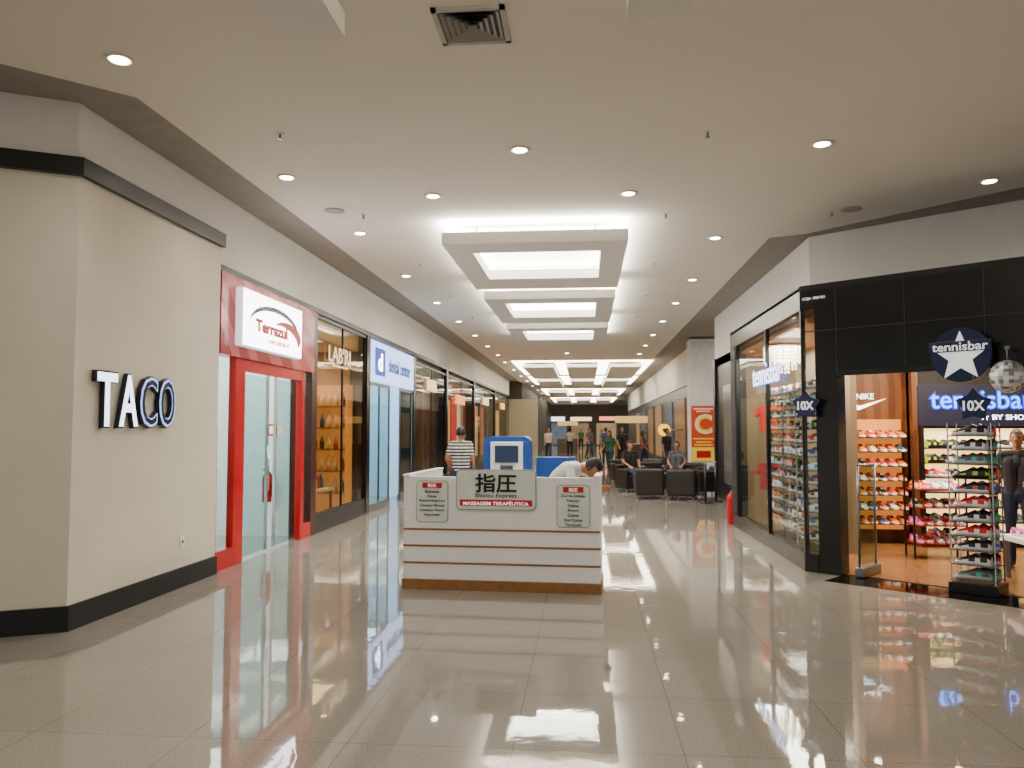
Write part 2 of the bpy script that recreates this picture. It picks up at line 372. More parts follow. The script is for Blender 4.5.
# ------------------------------------------------------------ TACO sign
s=thing('shop_sign','raised black letters with bright white faces on pale wall','sign',(-4.12,6.98,1.86))
ys=[-.49,-.16,.17,.50]
SIDE=mat('letter_side','0c1020',.3); TF=mat('taco_face','eaf2ff',.4,emit=3.5,ehex='dceaff'); TF2=mat('taco_edge','b8ccff',.4,emit=1.4,ehex='9ab8ff'); DF=mat('taco_dark_face','1a2238',.3)
for ch,y in zip('TACO',ys):
    mb=MB().text(ch,(.034,y,0),.6,SIDE,'L',width=.31,height=.49,ext=.022,bold=.03)
    if ch in 'CO':
        mb.text(ch,(.059,y,0),.6,TF2,'L',width=.29,height=.465,ext=.003,bold=.016)
        mb.text(ch,(.064,y,0),.6,DF,'L',width=.25,height=.42,ext=.003,bold=-.008)
    else: mb.text(ch,(.059,y,0),.6,TF,'L',width=.285,height=.46,ext=.003,bold=.014)
    part(mb,'letter',s,'white-faced letter' if ch in 'TA' else 'dark-faced letter with glowing outline')
for y in ys: part(MB().cyl((0,y,.1),(.015,y,.1),.012,STEEL,n=8),'mounting_pin',s)
s=thing('wall_outlet','small white wall power outlet','outlet',(-4.12,7.93,.46))
part(MB().box(0,.012,-.04,.04,-.06,.06,KW,.004),'cover',s)
part(MB().cyl((.01,0,0),(.016,0,0),.018,BLACK,n=12),'socket',s)

# ------------------------------------------------------------ ceiling fixtures
dl=thing('downlight','round recessed ceiling downlight glowing warm white','ceiling light',(-3.3,5.3,H),group='recessed ceiling downlights')
part(MB().lathe((0,0,0),[(.085,0),(.105,-.004),(.105,-.012),(.08,-.014),(.07,-.005)],RING,24),'trim_ring',dl)
part(MB().cyl((0,0,-.016),(0,0,-.012),.062,LENS,n=20),'lens',dl)
DL=[(-3.3,5.3),(-.6,7.4),(2.2,7.5),(-3.1,8.0),(-1.7,8.8),(.5,8.9),(4.3,8.8),(1.8,11.1),(-3.0,10.4),(-3.05,13.4),(-3.05,16.3),(1.9,14.2),(1.9,16.8),
    (-3.05,19.2),(1.9,19.6),(-3.05,22.1),(1.9,22.4),(-3.05,25),(1.9,25.2),(-3.05,28),(1.9,28),(-.6,24),(-.6,27.5),(2.6,3.2),(-3.2,2.2),(5.5,5.0)]  # last three are out of view, added to light the near floor
for i,(x,y) in enumerate(DL):
    if i: clone(dl,(x,y,H))
    light('SPOT',(x,y,H-.04),(72 if y<12 else 110),(1,.935,.84),.05,spot=math.radians(150),name='downlight_lamp')
for y in (31,35,39,43,48,53,58):
    for x in (-3.1,2.3): clone(dl,(x,y,H))
sp=thing('sprinkler','small brass fire sprinkler on ceiling','sprinkler',(-2.7,6.8,H),group='ceiling sprinklers')
part(MB().cyl((0,0,-.01),(0,0,.002),.035,RING,n=16),'escutcheon',sp)
part(MB().cyl((0,0,-.05),(0,0,-.01),.01,STEEL,n=8).cyl((0,0,-.055),(0,0,-.05),.022,STEEL,n=12),'sprinkler_head',sp)
for x,y in [(1.1,7.1),(-2.7,9.5),(1.0,9.8),(-2.6,12.4),(1.1,12.7),(3.0,9.9),(-2.6,15.4),(1.2,15.6),(-2.6,18.4),(1.2,18.6)]: clone(sp,(x,y,H))
spk=single(MB().lathe((0,0,0),[(.12,0),(.12,-.01),(.1,-.014),(.01,-.012)],mat('speaker_grille','b5afa4',.6),24),'ceiling_speaker','round flush ceiling loudspeaker grille','speaker',(-3.0,9.3,H),group='ceiling speakers')
o=spk.copy(); COL.objects.link(o); o.location=(3.2,9.8,H)
# vent
s=thing('air_vent','square ceiling air diffuser with dark louvers','vent',(-.72,5.05,H))
a=.235
mb=MB()
for (x0,x1,y0,y1) in ((-a,a,-a,-a+.035),(-a,a,a-.035,a),(-a,-a+.035,-a,a),(a-.035,a,-a,a)): mb.box(x0,x1,y0,y1,-.02,0,mat('vent_grey','b4aea4',.5))
part(mb,'frame',s); part(MB().box(-.2,.2,-.2,.2,-.004,-.001,BLACK),'duct_opening',s)
for k,q in enumerate((.19,.15,.11,.07,.03)):
    mb=MB(); mm=mat('vent_louver','a09a90',.5); r=q-.022
    for (p0,p1,p2,p3) in (((-q,-q),(q,-q),(r,-r),(-r,-r)),((q,-q),(q,q),(r,r),(r,-r)),((q,q),(-q,q),(-r,r),(r,r)),((-q,q),(-q,-q),(-r,-r),(-r,r))):
        mb.poly([(*p0,-.022),(*p1,-.022),(*p2,-.006),(*p3,-.006)],mm)
    part(mb,'louver',s)
# light frames
def light_frame(y0,x0=-1.8,x1=.55,L=3.3):
    s=thing('ceiling_light_frame','suspended white rectangular ceiling frame with glowing cove','ceiling light',((x0+x1)/2,y0+L/2,H),group='suspended ceiling light frames')
    hw=(x1-x0)/2; hl=L/2; z0=-.3; z1=-.15
    mb=MB(); mb.box(-hw,hw,-hl,-hl+.55,z0,z1,RING).box(-hw,hw,hl-.9,hl,z0,z1,RING).box(-hw,-hw+.33,-hl+.55,hl-.9,z0,z1,RING).box(hw-.33,hw,-hl+.55,hl-.9,z0,z1,RING)
    part(mb,'frame',s)
    part(MB().box(-hw+.2,hw-.2,-hl+.4,hl-.5,-.03,-.015,PANEL),'light_panel',s)
    for x in (-hw+.4,hw-.4):
        for y in (-hl+.35,hl-.4): part(MB().cyl((x,y,z1),(x,y,0),.008,STEEL,n=8),'suspension_rod',s)
    for (x,y,sx,sy) in ((0,-hl+.08,2*hw-.1,.06),(-hw+.08,0,.06,L-.1),(hw-.08,0,.06,L-.1),(0,hl-.08,2*hw-.1,.06)):
        light('AREA',(s.location.x+x,s.location.y+y,H+z1+.01),80,(1,.97,.9),sx,sy,(math.pi,0,0),name='cove_light')
    light('AREA',(s.location.x,s.location.y-.1,H+z0-.0),60,(1,.97,.9),1.5,1.7,name='panel_light')
for y in (9.9,14.2,18.4): light_frame(y)
s=thing('ceiling_light_frame','suspended white ceiling frame with two projecting side beams','ceiling light',(-.6,2.8,H),group='suspended ceiling light frames')
part(MB().box(-1.2,-.82,-1.6,1.75,-.3,-.15,RING).box(.85,1.2,-1.6,1.7,-.3,-.15,RING).box(-.82,.85,.7,1.1,-.3,-.15,RING).box(-.82,.85,-1.6,-1.2,-.3,-.15,RING),'frame',s)
part(MB().box(-.9,.9,-1.3,.9,-.03,-.015,PANEL),'light_panel',s)
for x in (-1.0,1.0):
    for y in (-1.3,1.4): part(MB().cyl((x,y,-.15),(x,y,0),.008,STEEL,n=8),'suspension_rod',s)
def coffer(y0,y1):
    s=thing('ceiling_light_array','dropped ceiling panels separated by glowing strips','ceiling light',(-.1,y0,H))
    for x in (-1.7,0,1.7): part(MB().box(x-.6,x+.6,0,y1-y0,-.22,-.1,RING),'panel',s)
    for x in (-2.5,-.85,.85,2.5): part(MB().box(x-.2,x+.2,0,y1-y0,-.03,-.01,PANEL2),'light_strip',s)
    part(MB().box(-2.7,2.7,-.5,-.05,-.03,-.01,PANEL2),'light_strip',s)
coffer(31,38); coffer(40,46); coffer(52,60); coffer(66,76)

# ------------------------------------------------------------ kiosk
s=thing('massage_kiosk','white laminate massage kiosk counter with wooden base and stripes','kiosk',(-1.84,8.06,0),math.radians(-3.2))
W=1.985
part(MB().box(0,W,0,.05,.1,1.13,KW,.006),'front_panel',s)
part(MB().box(0,.05,.05,1.5,.1,1.13,KW,.006),'side_panel',s)
part(MB().box(W-.05,W,.05,.6,.1,1.13,KW,.006),'side_panel',s)
part(MB().box(.05,W-.05,.05,.35,1.06,1.10,KW,.005),'counter_top',s)
part(MB().box(-.012,W+.012,-.012,.06,0,.1,WOODK,.004).box(-.012,.06,.06,1.51,0,.1,WOODK).box(W-.06,W+.012,.06,.61,0,.1,WOODK),'plinth',s,'brown wooden plinth')
for z in (.60,.435,.265): part(MB().box(-.006,W+.006,-.007,.03,z-.010,z+.010,WOODK),'trim_strip',s,'golden brown wooden stripe')
for x0,x1,e in ((-.01,.06,1.51),(W-.06,W+.01,.61)): part(MB().box(x0,x1,-.01,e,1.13,1.15,KW,.004),'cap_rail',s)
def rrect(cx,cz,hw,ht,hb,r,top=0,n=5):
    pts=[]
    for (sx,sz,a0) in ((-1,-1,math.pi),(1,-1,1.5*math.pi),(1,1,0),(-1,1,.5*math.pi)):
        for k in range(n+1):
            a=a0+k*math.pi/2/n
            pts.append((cx+sx*(hw-r)+r*math.cos(a),cz+(ht-r if sz>0 else -(hb-r))+r*math.sin(a)))
    return pts
SGN=mat('sign_board','e6ece2',.35); BRD=mat('sign_border','9aa498',.35)
p=part(MB().prism(rrect(.955,1.0,.405,.205,.2,.05),-.024,0,BRD,'y').prism(rrect(.955,1.0,.395,.195,.19,.045),-.03,-.024,SGN,'y'),'sign_board',s,'pale green rounded sign board with Japanese characters')
part(MB().text('指圧',(.955,-.034,1.07),.2,TXTK,width=.42,height=.19,ext=.004,bold=.02),'lettering',p,'black characters')
part(MB().text('Shiatsu Express',(.955,-.034,.943),.06,TXTK,width=.42,height=.05,ext=.003),'lettering',p)
part(MB().box(.59,1.32,-.036,-.03,.845,.905,TXTR).text('MASSAGEM TERAPÊUTICA',(.955,-.039,.873),.05,TXTW,width=.66,height=.042,ext=.002,bold=.015),'red_banner',p,'red banner with white lettering')
def poster(cx,cz,lines):
    p=part(MB().prism(rrect(cx,cz,.165,.2,.22,.04),-.010,0,BRD,'y').prism(rrect(cx,cz,.157,.192,.212,.036),-.013,-.010,SGN,'y'),'poster',s,'pale notice with red heading and list')
    part(MB().box(cx-.1,cx+.1,-.018,-.012,cz+.125,cz+.18,TXTR,0).text('指圧',(cx,-.02,cz+.152),.04,TXTW,width=.09,height=.036,ext=.002),'heading',p,'red heading')
    for i,t in enumerate(lines): part(MB().text(t,(cx,-.016,cz+.09-i*.047),.034,TXTK,width=min(.27,.018*len(t)),height=.03,ext=.002,bold=.012),'lettering',p)
poster(.30,.89,['Estresse','Dores','Postura Regenera','Cansaço Mental','Cansaço Físico','Depressão'])
poster(1.725,.86,['Dor de Cabeça','Pescoço','Ombros','Braços','Coluna','Dor Costas','Torcicolo'])

BLU=mat('booth_blue','1a4694',.35)
s=thing('vending_booth','blue rounded booth with white screen panel','booth',(-1.2,12.6,0))
arch=[(-.36,0),(.36,0),(.36,1.25)]+[(.36-.1+.1*math.cos(a),1.40+.1*math.sin(a)) for a in [i*math.pi/12 for i in range(7)]]+[(-.26-.1*math.sin(a),1.40+.1*math.cos(a)) for a in [i*math.pi/12 for i in range(7)]]
part(MB().prism(arch,-.3,.3,BLU,'y'),'body',s)
part(MB().box(-.25,.25,-.33,-.3,.95,1.42,mat('booth_white','dedede',.4),.01),'screen_panel',s)
part(MB().box(-.18,.18,-.345,-.33,1.1,1.36,mat('screen_dark','1c2c48',.2,emit=.2)),'screen',s)
part(MB().box(-.10,.10,-.35,-.33,.98,1.06,mat('keypad','3a4250',.4),.003),'keypad',s)
s=thing('barrier_screen','low blue fabric barrier panel','barrier',(-.55,13.2,0))
part(MB().box(-.25,.40,-.03,.03,.1,1.16,BLU,.01),'panel',s)
for x in (-.2,.34): part(MB().box(x-.04,x+.04,-.2,.2,0,.04,STEEL).cyl((x,0,.04),(x,0,.2),.02,STEEL),'foot',s)

# ------------------------------------------------------------ right shop (chamfered corner storefront)
A=Vector((2.48,9.45)); ux=Vector((.758,-.652)); uy=Vector((.652,.758)); RZ=math.atan2(-.652,.758)
def W2(sx,sy,z=0): q=A+ux*sx+uy*sy; return (q.x,q.y,z)
struct(MB().prism([(3.15,19.5),(3.15,11.45),(5.2,9.75),(10,5.8),(10.3,6.2),(5.5,10.2),(3.5,11.7),(3.5,19.5)],3.1,H+.06,FASC),'wall_right')
struct(MB().prism([(2.48,13.9),(2.48,9.45),(2.7,9.6),(2.7,13.9)],2.98,3.24,BLKG),'trim_50')
struct(MB().prism([(2.48,13.9),(2.48,9.45),W2(.16,0)[:2],W2(.16,.15)[:2],(2.62,9.6),(2.62,13.9)],0,.2,BLKG),'trim_51')
struct(MB().box(2.52,2.525,9.5,13.5,.2,2.98,GLASS),'window_10')
struct(MB().box(.02,.17,.02,.025,.2,2.98,GLASS),'window_14',(A.x,A.y,0),RZ)
mb=MB()
for y in (9.48,11.3,13.48): mb.box(2.49,2.54,y-.02,y+.02,.2,2.98,BLACK)
struct(mb,'trim_52')
struct(MB().box(2.48,2.66,13.5,13.9,.2,2.98,mat('black_matte','0c0c0e',.6)),'trim_53')
p=[W2(0,0),W2(3.7,0),W2(3.7,.2),(10,7.2,0),(10,13.9,0),(2.48,13.9,0)]
struct(MB().prism([(q[0],q[1]) for q in p],3.2,3.26,BLACK),'ceiling.020')
struct(MB().box(.17,.42,0,.2,0,3.2,BLKG).box(0,.17,0,.2,2.98,3.2,BLKG),'trim_54',(A.x,A.y,0),RZ)
struct(MB().box(.42,3.4,0,.2,2.22,3.2,BLKG),'wall_front',(A.x,A.y,0),RZ)
struct(MB().box(3.4,3.8,0,.2,0,3.2,BLKG),'trim_55',(A.x,A.y,0),RZ)
struct(MB().box(.42,3.6,-.42,.1,0,.006,mat('black_granite','0c0c0d',.06)),'floor.002',(A.x,A.y,0),RZ)
mb=MB()
SEAM=mat('seam_dark','2a2a2e',.4)
for x in (.42,1.15,1.9,2.65): mb.box(x-.004,x+.004,-.004,0,2.22,3.2,SEAM)
mb.box(.42,3.4,-.02,.0,2.2,2.26,BLACK).box(0,3.8,-.006,0,2.72,2.73,SEAM)
struct(mb,'trim_56',(A.x,A.y,0),RZ)
# interior
struct(MB().prism([(2.62,9.55)]+[W2(.1,.1)[:2],W2(3.7,.1)[:2],(10,8),(10,14),(2.62,14)],0,.012,WOODF),'floor.001')
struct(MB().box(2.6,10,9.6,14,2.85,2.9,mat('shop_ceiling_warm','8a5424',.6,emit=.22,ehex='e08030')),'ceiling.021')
struct(MB().box(3.5,4.5,11.85,11.95,0,2.9,WOODW),'wall_nook')
struct(MB().box(4.5,9.5,11.6,11.7,0,2.9,DARKW).box(4.5,4.58,11.5,11.95,0,2.9,WOODW),'wall_back')
struct(MB().box(9.5,9.6,7,11.7,0,2.9,WARMW),'wall_side')
WWARM=mat('window_back','6a5840',.6,emit=.10,ehex='ffc880')  # backdrop glows faintly, warm display light put into its colour
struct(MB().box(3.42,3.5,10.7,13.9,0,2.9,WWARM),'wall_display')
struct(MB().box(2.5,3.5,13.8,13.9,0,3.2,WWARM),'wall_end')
for (x,y,e) in ((4.2,10.7,80),(5.3,10.2,80),(6.5,9.8,50),(3.3,9.9,45)):
    light('AREA',(x,y,2.82),e,(1,.82,.58),.5,.5,name='shop_light')
light('AREA',(2.95,11.6,2.80),210,(1,.93,.8),.5,3.6,name='window_light')
sl=thing('ceiling_spotlight','small round warm spotlight in shop ceiling','ceiling light',(3.9,10.6,2.85),group='shop ceiling spotlights')
part(MB().lathe((0,0,0),[(.06,0),(.075,-.004),(.075,-.012),(.05,-.012)],BLACK,16),'trim_ring',sl)
part(MB().cyl((0,0,-.018),(0,0,-.012),.05,LENS,n=16),'lens',sl)
for x,y in [(4.3,10.9),(4.8,11.1),(5.4,10.9),(3.9,11.4),(4.4,10.2),(5.0,10.3),(5.8,10.2),(6.2,10.9)]: clone(sl,(x,y,2.85))

# shoes
SH=[]
def shoe_mesh(i,up,ac,so):
    U=mat('shoe_up_%d'%i,up,.5); Ac=mat('shoe_ac_%d'%i,ac,.5); S=mat('shoe_sole_%d'%i,so,.5); K=mat('shoe_inner','16161a',.7)
    bm=bmesh.new(); st=[(-.14,.026,.078),(-.115,.036,.104),(-.06,.037,.100),(-.02,.037,.098),(.03,.040,.072),(.08,.045,.055),(.115,.04,.046),(.14,.022,.036)]
    R=[]
    for x,w_,h in st:
        R.append([bm.verts.new((x,y,z)) for y,z in ((-w_,0),(w_,0),(w_*1.05,.028),(w_*.92,h*.62),(w_*.5,h),(-w_*.5,h),(-w_*.92,h*.62),(-w_*1.05,.028))])
    for a in range(len(R)-1):
        for k in range(8):
            f=bm.faces.new((R[a][k],R[a][(k+1)%8],R[a+1][(k+1)%8],R[a+1][k])); f.smooth=True
            f.material_index=0 if k in (0,1,7) else 1
            if k in (2,6) and a in (2,4,0): f.material_index=2
            if k==4 and a<2: f.material_index=3
            if k==4 and a in (2,3): f.material_index=2
    for rg,mi in ((R[0],2),(R[-1],0)): f=bm.faces.new(rg); f.material_index=mi
    for k in (4,5): R[2][k].co.z-=.022; R[1][k].co.z-=.012
    bmesh.ops.recalc_face_normals(bm,faces=list(bm.faces)); me=D.meshes.new('shoe'); bm.to_mesh(me); bm.free()
    for m in (S,U,Ac,K): me.materials.append(m)
    return me
SV=[('1a1a1e','e8e8ea','f0f0f0','black and white'),('d81e1e','f2f2f2','f4f4f4','red and white'),('e8e8e8','c02030','ffffff','white and red'),('2a4a9a','e8c030','f0f0f0','blue and yellow'),
    ('f06a1a','202020','f0f0f0','orange and black'),('5a5e66','30c0a0','c8c8c8','grey and teal'),('e8309a','f0f0f0','ffffff','pink and white'),('202a50','e05020','f4f4f4','navy and orange'),('f0f0f0','3a6ad0','f8f8f8','white and blue'),('202020','b0d030','181818','charcoal and lime')]
for i,(u,a_,s_,n_) in enumerate(SV): SH.append((shoe_mesh(i,u,a_,s_),n_))
def shoe(x,y,z,rz,grp,where,pool=None,sc=1):
    me,n_=SH[random.choice(pool) if pool else random.randrange(10)]
    o=single(me,'sneaker','%s lace-up sneaker on %s'%(n_,where),'shoe',(x,y,z),rz,grp)
    if sc!=1: o.scale=(sc,)*3
    return o
def tower(loc,rz,w_,zs,label,depth=.3,sm=ACRYL):
    s=thing('shoe_tower',label,'shoe display',loc,rz)
    for z in zs: part(MB().box(-w_/2,w_/2,-depth/2,depth/2,z-.01,z,sm),'shelf',s)
    for x in (-w_/2,w_/2-.012):
        for y in (-depth/2,depth/2-.012): part(MB().box(x,x+.012,y,y+.012,.1,zs[-1]+.12,CHROME),'post',s)
    part(MB().box(-w_/2-.02,w_/2+.02,-depth/2-.02,depth/2+.02,0,.1,BLACK,.005),'base',s)
    return s
def rot2(x,y,a): return x*math.cos(a)-y*math.sin(a),x*math.sin(a)+y*math.cos(a)
SMOKE=mat('smoked_shelf','50525a',.15)
zs=[.14+.14*i for i in range(11)]
T1=(3.85,8.36,.012)
tower((T1[0],T1[1],.006),RZ,.40,zs,'smoked acrylic shoe display tower at shop entrance',.30,SMOKE)
for i,z in enumerate(zs):
    for (dx,dy) in ((-.01,-.08),(.02,.07)):
        x,y=rot2(dx,dy,RZ); shoe(T1[0]+x,T1[1]+y,z+.006,RZ+math.pi+random.uniform(-.2,.2),'sneakers on the entrance tower','entrance tower shelf',[0,0,1,5,8,7,9],1.15)
zw=[.28+.165*i for i in range(12)]
DP=[0,0,9,7,5,1,3,8,4,0,2,1,4]
tower((2.78,9.98,0.012),RZ,.40,zw,'tall smoked shoe display tower in glazed shop corner',.26,SMOKE)
for z in zw:
    for dy in (-.06,.07):
        x,y=rot2(0,dy,RZ); shoe(2.78+x,9.98+y,z+.012,RZ+math.pi+random.uniform(-.2,.2),'sneakers in the glazed corner','corner tower shelf',DP,1.2)
for yy in (10.78,11.82):
    tower((2.85,yy,.012),math.pi/2,.98,zw,'tall smoked shoe display rack in shop window',.3,SMOKE)
    for z in zw:
        for dy in (-.32,0,.32):
            shoe(2.78,yy+dy,z+.012,math.pi/2+math.pi+random.uniform(-.3,.3),'sneakers in the shop window','window rack shelf',DP,1.15)
s=thing('wall_shelf_unit','warm wooden wall shelves filled with colourful sneakers','shelf',(4.05,11.85,0))
zr=[.3+.2*i for i in range(7)]
part(MB().box(-.5,.42,-.012,0,.2,1.75,mat('nook_back','c08040',.5,emit=.8,ehex='f08c38')),'back_panel',s)  # back panel glows orange though no lamp, warm light painted in
for z in zr: part(MB().box(-.5,.42,-.22,-.012,z-.015,z,WOODW),'shelf_board',s)
for z in zr:
    for k in range(7): shoe(3.61+k*.133,11.72,z,-math.pi/2+random.uniform(-.1,.1),'sneakers on the nook wall','warm wall shelf',[1,4,2,3,1,4,0],1.05)
tick=[(-.30,.02),(-.24,-.07),(-.14,-.08),(.32,.12),(-.1,-.0),(-.17,-.005),(-.2,.03),(-.19,.1),(-.26,.06)]
s=thing('logo_sign','white curved tick logo and lettering on wooden panel','sign',(4.02,11.85,1.98))
part(MB().prism([(x*.8,z*.8-.03) for x,z in tick],-.02,0,TXTWL,'y'),'tick_mark',s)
part(MB().text('NIKE',(-.03,-.01,.1),.1,TXTWL,width=.24,height=.08),'lettering',s)
s=thing('wall_shelf_unit','brightly backlit wall shelves lined with sneakers','shelf',(5.8,11.6,0))
part(MB().box(-1.2,1.6,-.03,0,.1,1.62,SHELFL),'back_panel',s)
zb=[.16+.2*i for i in range(7)]
for z in zb: part(MB().box(-1.2,1.6,-.22,-.03,z-.018,z,mat('shelf_dark','2a2622',.4)),'shelf_board',s)
for x in (-1.23,-.3,.65,1.6): part(MB().box(x,x+.03,-.22,0,.05,1.66,BLACK),'side_panel',s)
for z in zb:
    for k in range(10): shoe(4.76+k*.265,11.45,z,random.choice([-.5,.5])+random.uniform(-.12,.12),'sneakers on the backlit wall','backlit wall shelf',[0,9,1,7,0,5,9],1.25)
s=thing('shop_sign','dark sign with glowing blue lettering and white star line','sign',(5.85,11.6,1.92))
part(MB().box(-1.28,1.6,-.12,0,-.26,.3,BLUELIT,.01),'case',s)
part(MB().text('tennisbar',(-.45,-.126,.10),.4,BLUEHALO,width=1.38,height=.29,bold=.05,ext=.003),'halo',s,'deep blue halo behind lettering')
part(MB().text('tennisbar',(-.45,-.133,.10),.4,BLUETXT,width=1.34,height=.25,bold=.0,ext=.003),'lettering',s,'glowing light blue lettering')
part(MB().text('★ BY SHOE BAR',(-.02,-.13,-.14),.1,TXTWL,width=.9,height=.085,bold=.01),'small_lettering',s,'white lettering with star')
s=thing('shoe_rack','low red metal tiered rack filled with sneakers','shoe rack',(4.35,10.5,.012))
for i,z in enumerate((.2,.42,.64,.86)):
    part(MB().box(-.3,.3,-.16,.16,z-.02,z,RED,.004),'shelf',s)
    for k in range(5): shoe(4.35-.24+k*.12,10.48,z+.012,-math.pi/2+random.uniform(-.1,.1),'sneakers on the red rack','red metal rack',[1,2,4,6,0,8])
for x in (-.32,.30):
    for y in (-.15,.13): part(MB().box(x,x+.02,y,y+.02,0,1.02,BLACK),'leg',s)
s=thing('display_bench','low white display bench in the shoe shop','bench',(4.85,9.0,.012))
part(MB().box(-.35,.35,-.25,.25,.4,.46,KW,.01),'bench_top',s)
for x in (-.32,.28):
    for y in (-.22,.18): part(MB().box(x,x+.04,y,y+.04,0,.4,STEEL),'leg',s)
for k in range(3): shoe(4.62+k*.2,9.0,.472,-1.2,'sneakers on the low bench','low white bench',[6,6,2])
s=thing('shop_sign','lit white lettering with blue glow on shop window','sign',(2.475,11.2,2.38))
part(MB().text('tennisbar',(0,0,0),.2,mat('sign_blue_back','1a3a9a',.4,emit=1.2,ehex='2a5aff'),'R',width=1.75,height=.33,ext=.003,bold=.03),'halo',s,'blue glowing halo')
part(MB().text('tennisbar',(-.006,0,0),.2,mat('letter_bright','ffffff',.4,emit=3.5,ehex='eef4ff'),'R',width=1.70,height=.30,ext=.003,bold=-.005),'lettering',s)
single(MB().text('LOJA 100/101',(0,0,0),.06,TXTW,width=.26,height=.04,ext=.003),'shop_number','tiny white unit number lettering on black fascia','sign',W2(.17,-.004,3.1),RZ)
def star(r,r2,n=5,rot=math.pi/2): return [((r if k%2==0 else r2)*math.cos(rot+k*math.pi/n),(r if k%2==0 else r2)*math.sin(rot+k*math.pi/n)) for k in range(2*n)]
q=W2(1.72,-.12,2.34)
s=thing('round_star_sign','round navy sign with white star and lettering','sign',q,RZ)
part(MB().cyl((0,.03,0),(0,-.03,0),.27,NAVY,n=48).cyl((0,.02,0),(0,.12,0),.03,STEEL,n=10),'disc',s)
part(MB().prism([(x,z-.02) for x,z in star(.255,.11)],-.04,-.03,TXTW,'y'),'star',s,'white five-pointed star')
part(MB().box(-.28,.28,-.052,-.04,.03,.135,NAVY,.004).text('tennisbar',(0,-.056,.082),.1,TXTW,width=.5,height=.085,bold=.01),'banner',s,'navy banner with white lettering')
def starsign(loc,rz,hg=.4):
    s=thing('star_sign','navy star-shaped hanging sign reading 10X','sign',loc,rz)
    part(MB().prism(star(.17,.11),-.01,.01,NAVY,'y'),'star_board',s)
    part(MB().text('10X',(0,-.014,-.005),.12,TXTW,width=.19,height=.1,bold=.02),'lettering',s)
    part(MB().cyl((0,0,.16),(0,0,hg),.003,STEEL,n=6),'hanger',s)
starsign(W2(.1,-.1,1.88),RZ); starsign(W2(1.84,-.2,1.84),RZ,.3)
s=thing('mirror_ball','silver mirrored disco ball hanging at shop entrance','mirror ball',W2(2.14,-.22,2.1),RZ)
bm_=bmesh.new(); bmesh.ops.create_uvsphere(bm_,u_segments=22,v_segments=14,radius=.155); mb=MB(); TL=[mat('mirror_tile_%d'%i,h,.4,.5) for i,h in enumerate(('ffffff','c8ccd4','f0f4fa','8a9098'))]
for f in bm_.faces: mb.poly([v.co.copy() for v in f.verts],TL[random.randrange(4)])
bm_.free(); part(mb,'ball',s)
part(MB().cyl((0,0,.15),(0,0,.28),.006,STEEL,n=8).box(-.02,.02,0,.22,.26,.29,STEEL),'bracket',s)
s=thing('security_gate','slim clear security gate panel at shop entrance','security gate',W2(.62,.22,.012),RZ+math.pi/2)
part(MB().box(-.22,.22,-.003,.003,.12,1.18,GLASSG).cyl((-.22,0,.1),(-.22,0,1.2),.014,STEEL,n=8).cyl((.22,0,.1),(.22,0,1.2),.014,STEEL,n=8).cyl((-.22,0,1.2),(.22,0,1.2),.014,STEEL,n=8),'panel',s)
part(MB().box(-.24,.24,-.05,.05,0,.1,STEEL,.01),'base',s)
CRY=mat('crystal','fff2dc',.1,emit=2.2,ehex='ffe6c8')
s=thing('chandelier','crystal bead chandelier glowing in shop window','chandelier',(2.9,12.0,2.85))
part(MB().lathe((0,0,-.04),[(.28,0),(.3,.01),(.3,.02),(.28,.03)],CHROME,24).cyl((0,0,-.03),(0,0,0),.02,CHROME),'frame',s)
mb=MB()
for rr,n,l in ((.27,18,5),(.18,12,7),(.08,6,8)):
    for k in range(n):
        a_=2*math.pi*k/n
        for j in range(l): mb.sph((rr*math.cos(a_),rr*math.sin(a_),-.06-j*.05),.018,CRY,6,False)
o=part(mb,'bead_strings',s,'strings of clear crystal beads'); o['kind']='stuff'
def tshirt(hx,loc,rz,i):
    m=mat('tee_'+hx,hx,.8)
    pts=[(x*.65,z*.65) for x,z in [(-.2,-.35),(.2,-.35),(.2,.12),(.3,.0),(.37,.08),(.22,.27),(.08,.3),(0,.26),(-.08,.3),(-.22,.27),(-.37,.08),(-.3,.0),(-.2,.12)]]
    s=thing('t_shirt','%s t-shirt on hanger in shop window'%i,'t-shirt',loc,rz)
    part(MB().prism(pts,-.04,.04,m,'y'),'fabric',s); part(MB().cyl((0,0,.17),(0,0,.3),.006,STEEL,n=6),'hook',s)
tshirt('e8341a',(2.85,12.75,1.8),-.6,'bright orange-red'); tshirt('c01c2c',(2.85,12.8,.9),-.6,'dark red')

# ------------------------------------------------------------ right further on
GLD=mat('dark_glass_wall','1a1c20',.3)
struct(MB().box(3.15,3.35,13.9,19.5,0,3.3,GLD),'wall_right.001')
for k,y in enumerate((14.5,15.9,17.3)):
    struct(MB().box(3.13,3.15,y,y+1.2,.4,2.6,mat('dim_window_%d'%k,'54524e',.15,emit=.12,ehex='908070')),'window_%d'%(11+k))
struct(MB().box(3.1,14,19.5,19.7,0,3.3,GLD).box(3.15,14,19.5,19.7,3.3,H+.06,FASC),'wall_cross')
struct(MB().box(13,13.2,19.7,27,0,H,WHITE),'wall_lobby')
struct(MB().box(3.05,3.78,23.6,24.3,0,H,mat('column_paint','f0ede6',.7)),'wall_column')
struct(MB().box(3.4,14,27,64,3.1,H+.06,FASC),'wall_right.002')
struct(MB().box(3.45,14,27.1,64,0,3.1,GLD),'wall_right.003')
for k,y in enumerate((28,32,36.5,41,46,51)):
    struct(MB().box(3.42,3.45,y,y+3,.4,2.7,mat('far_window_%d'%(k%3),['5a4430','30363c','64503a'][k%3],.3,emit=.3,ehex=['c08850','708090','e0b070'][k%3],noise=.4,scale=2)),'window_%d'%(20+k))
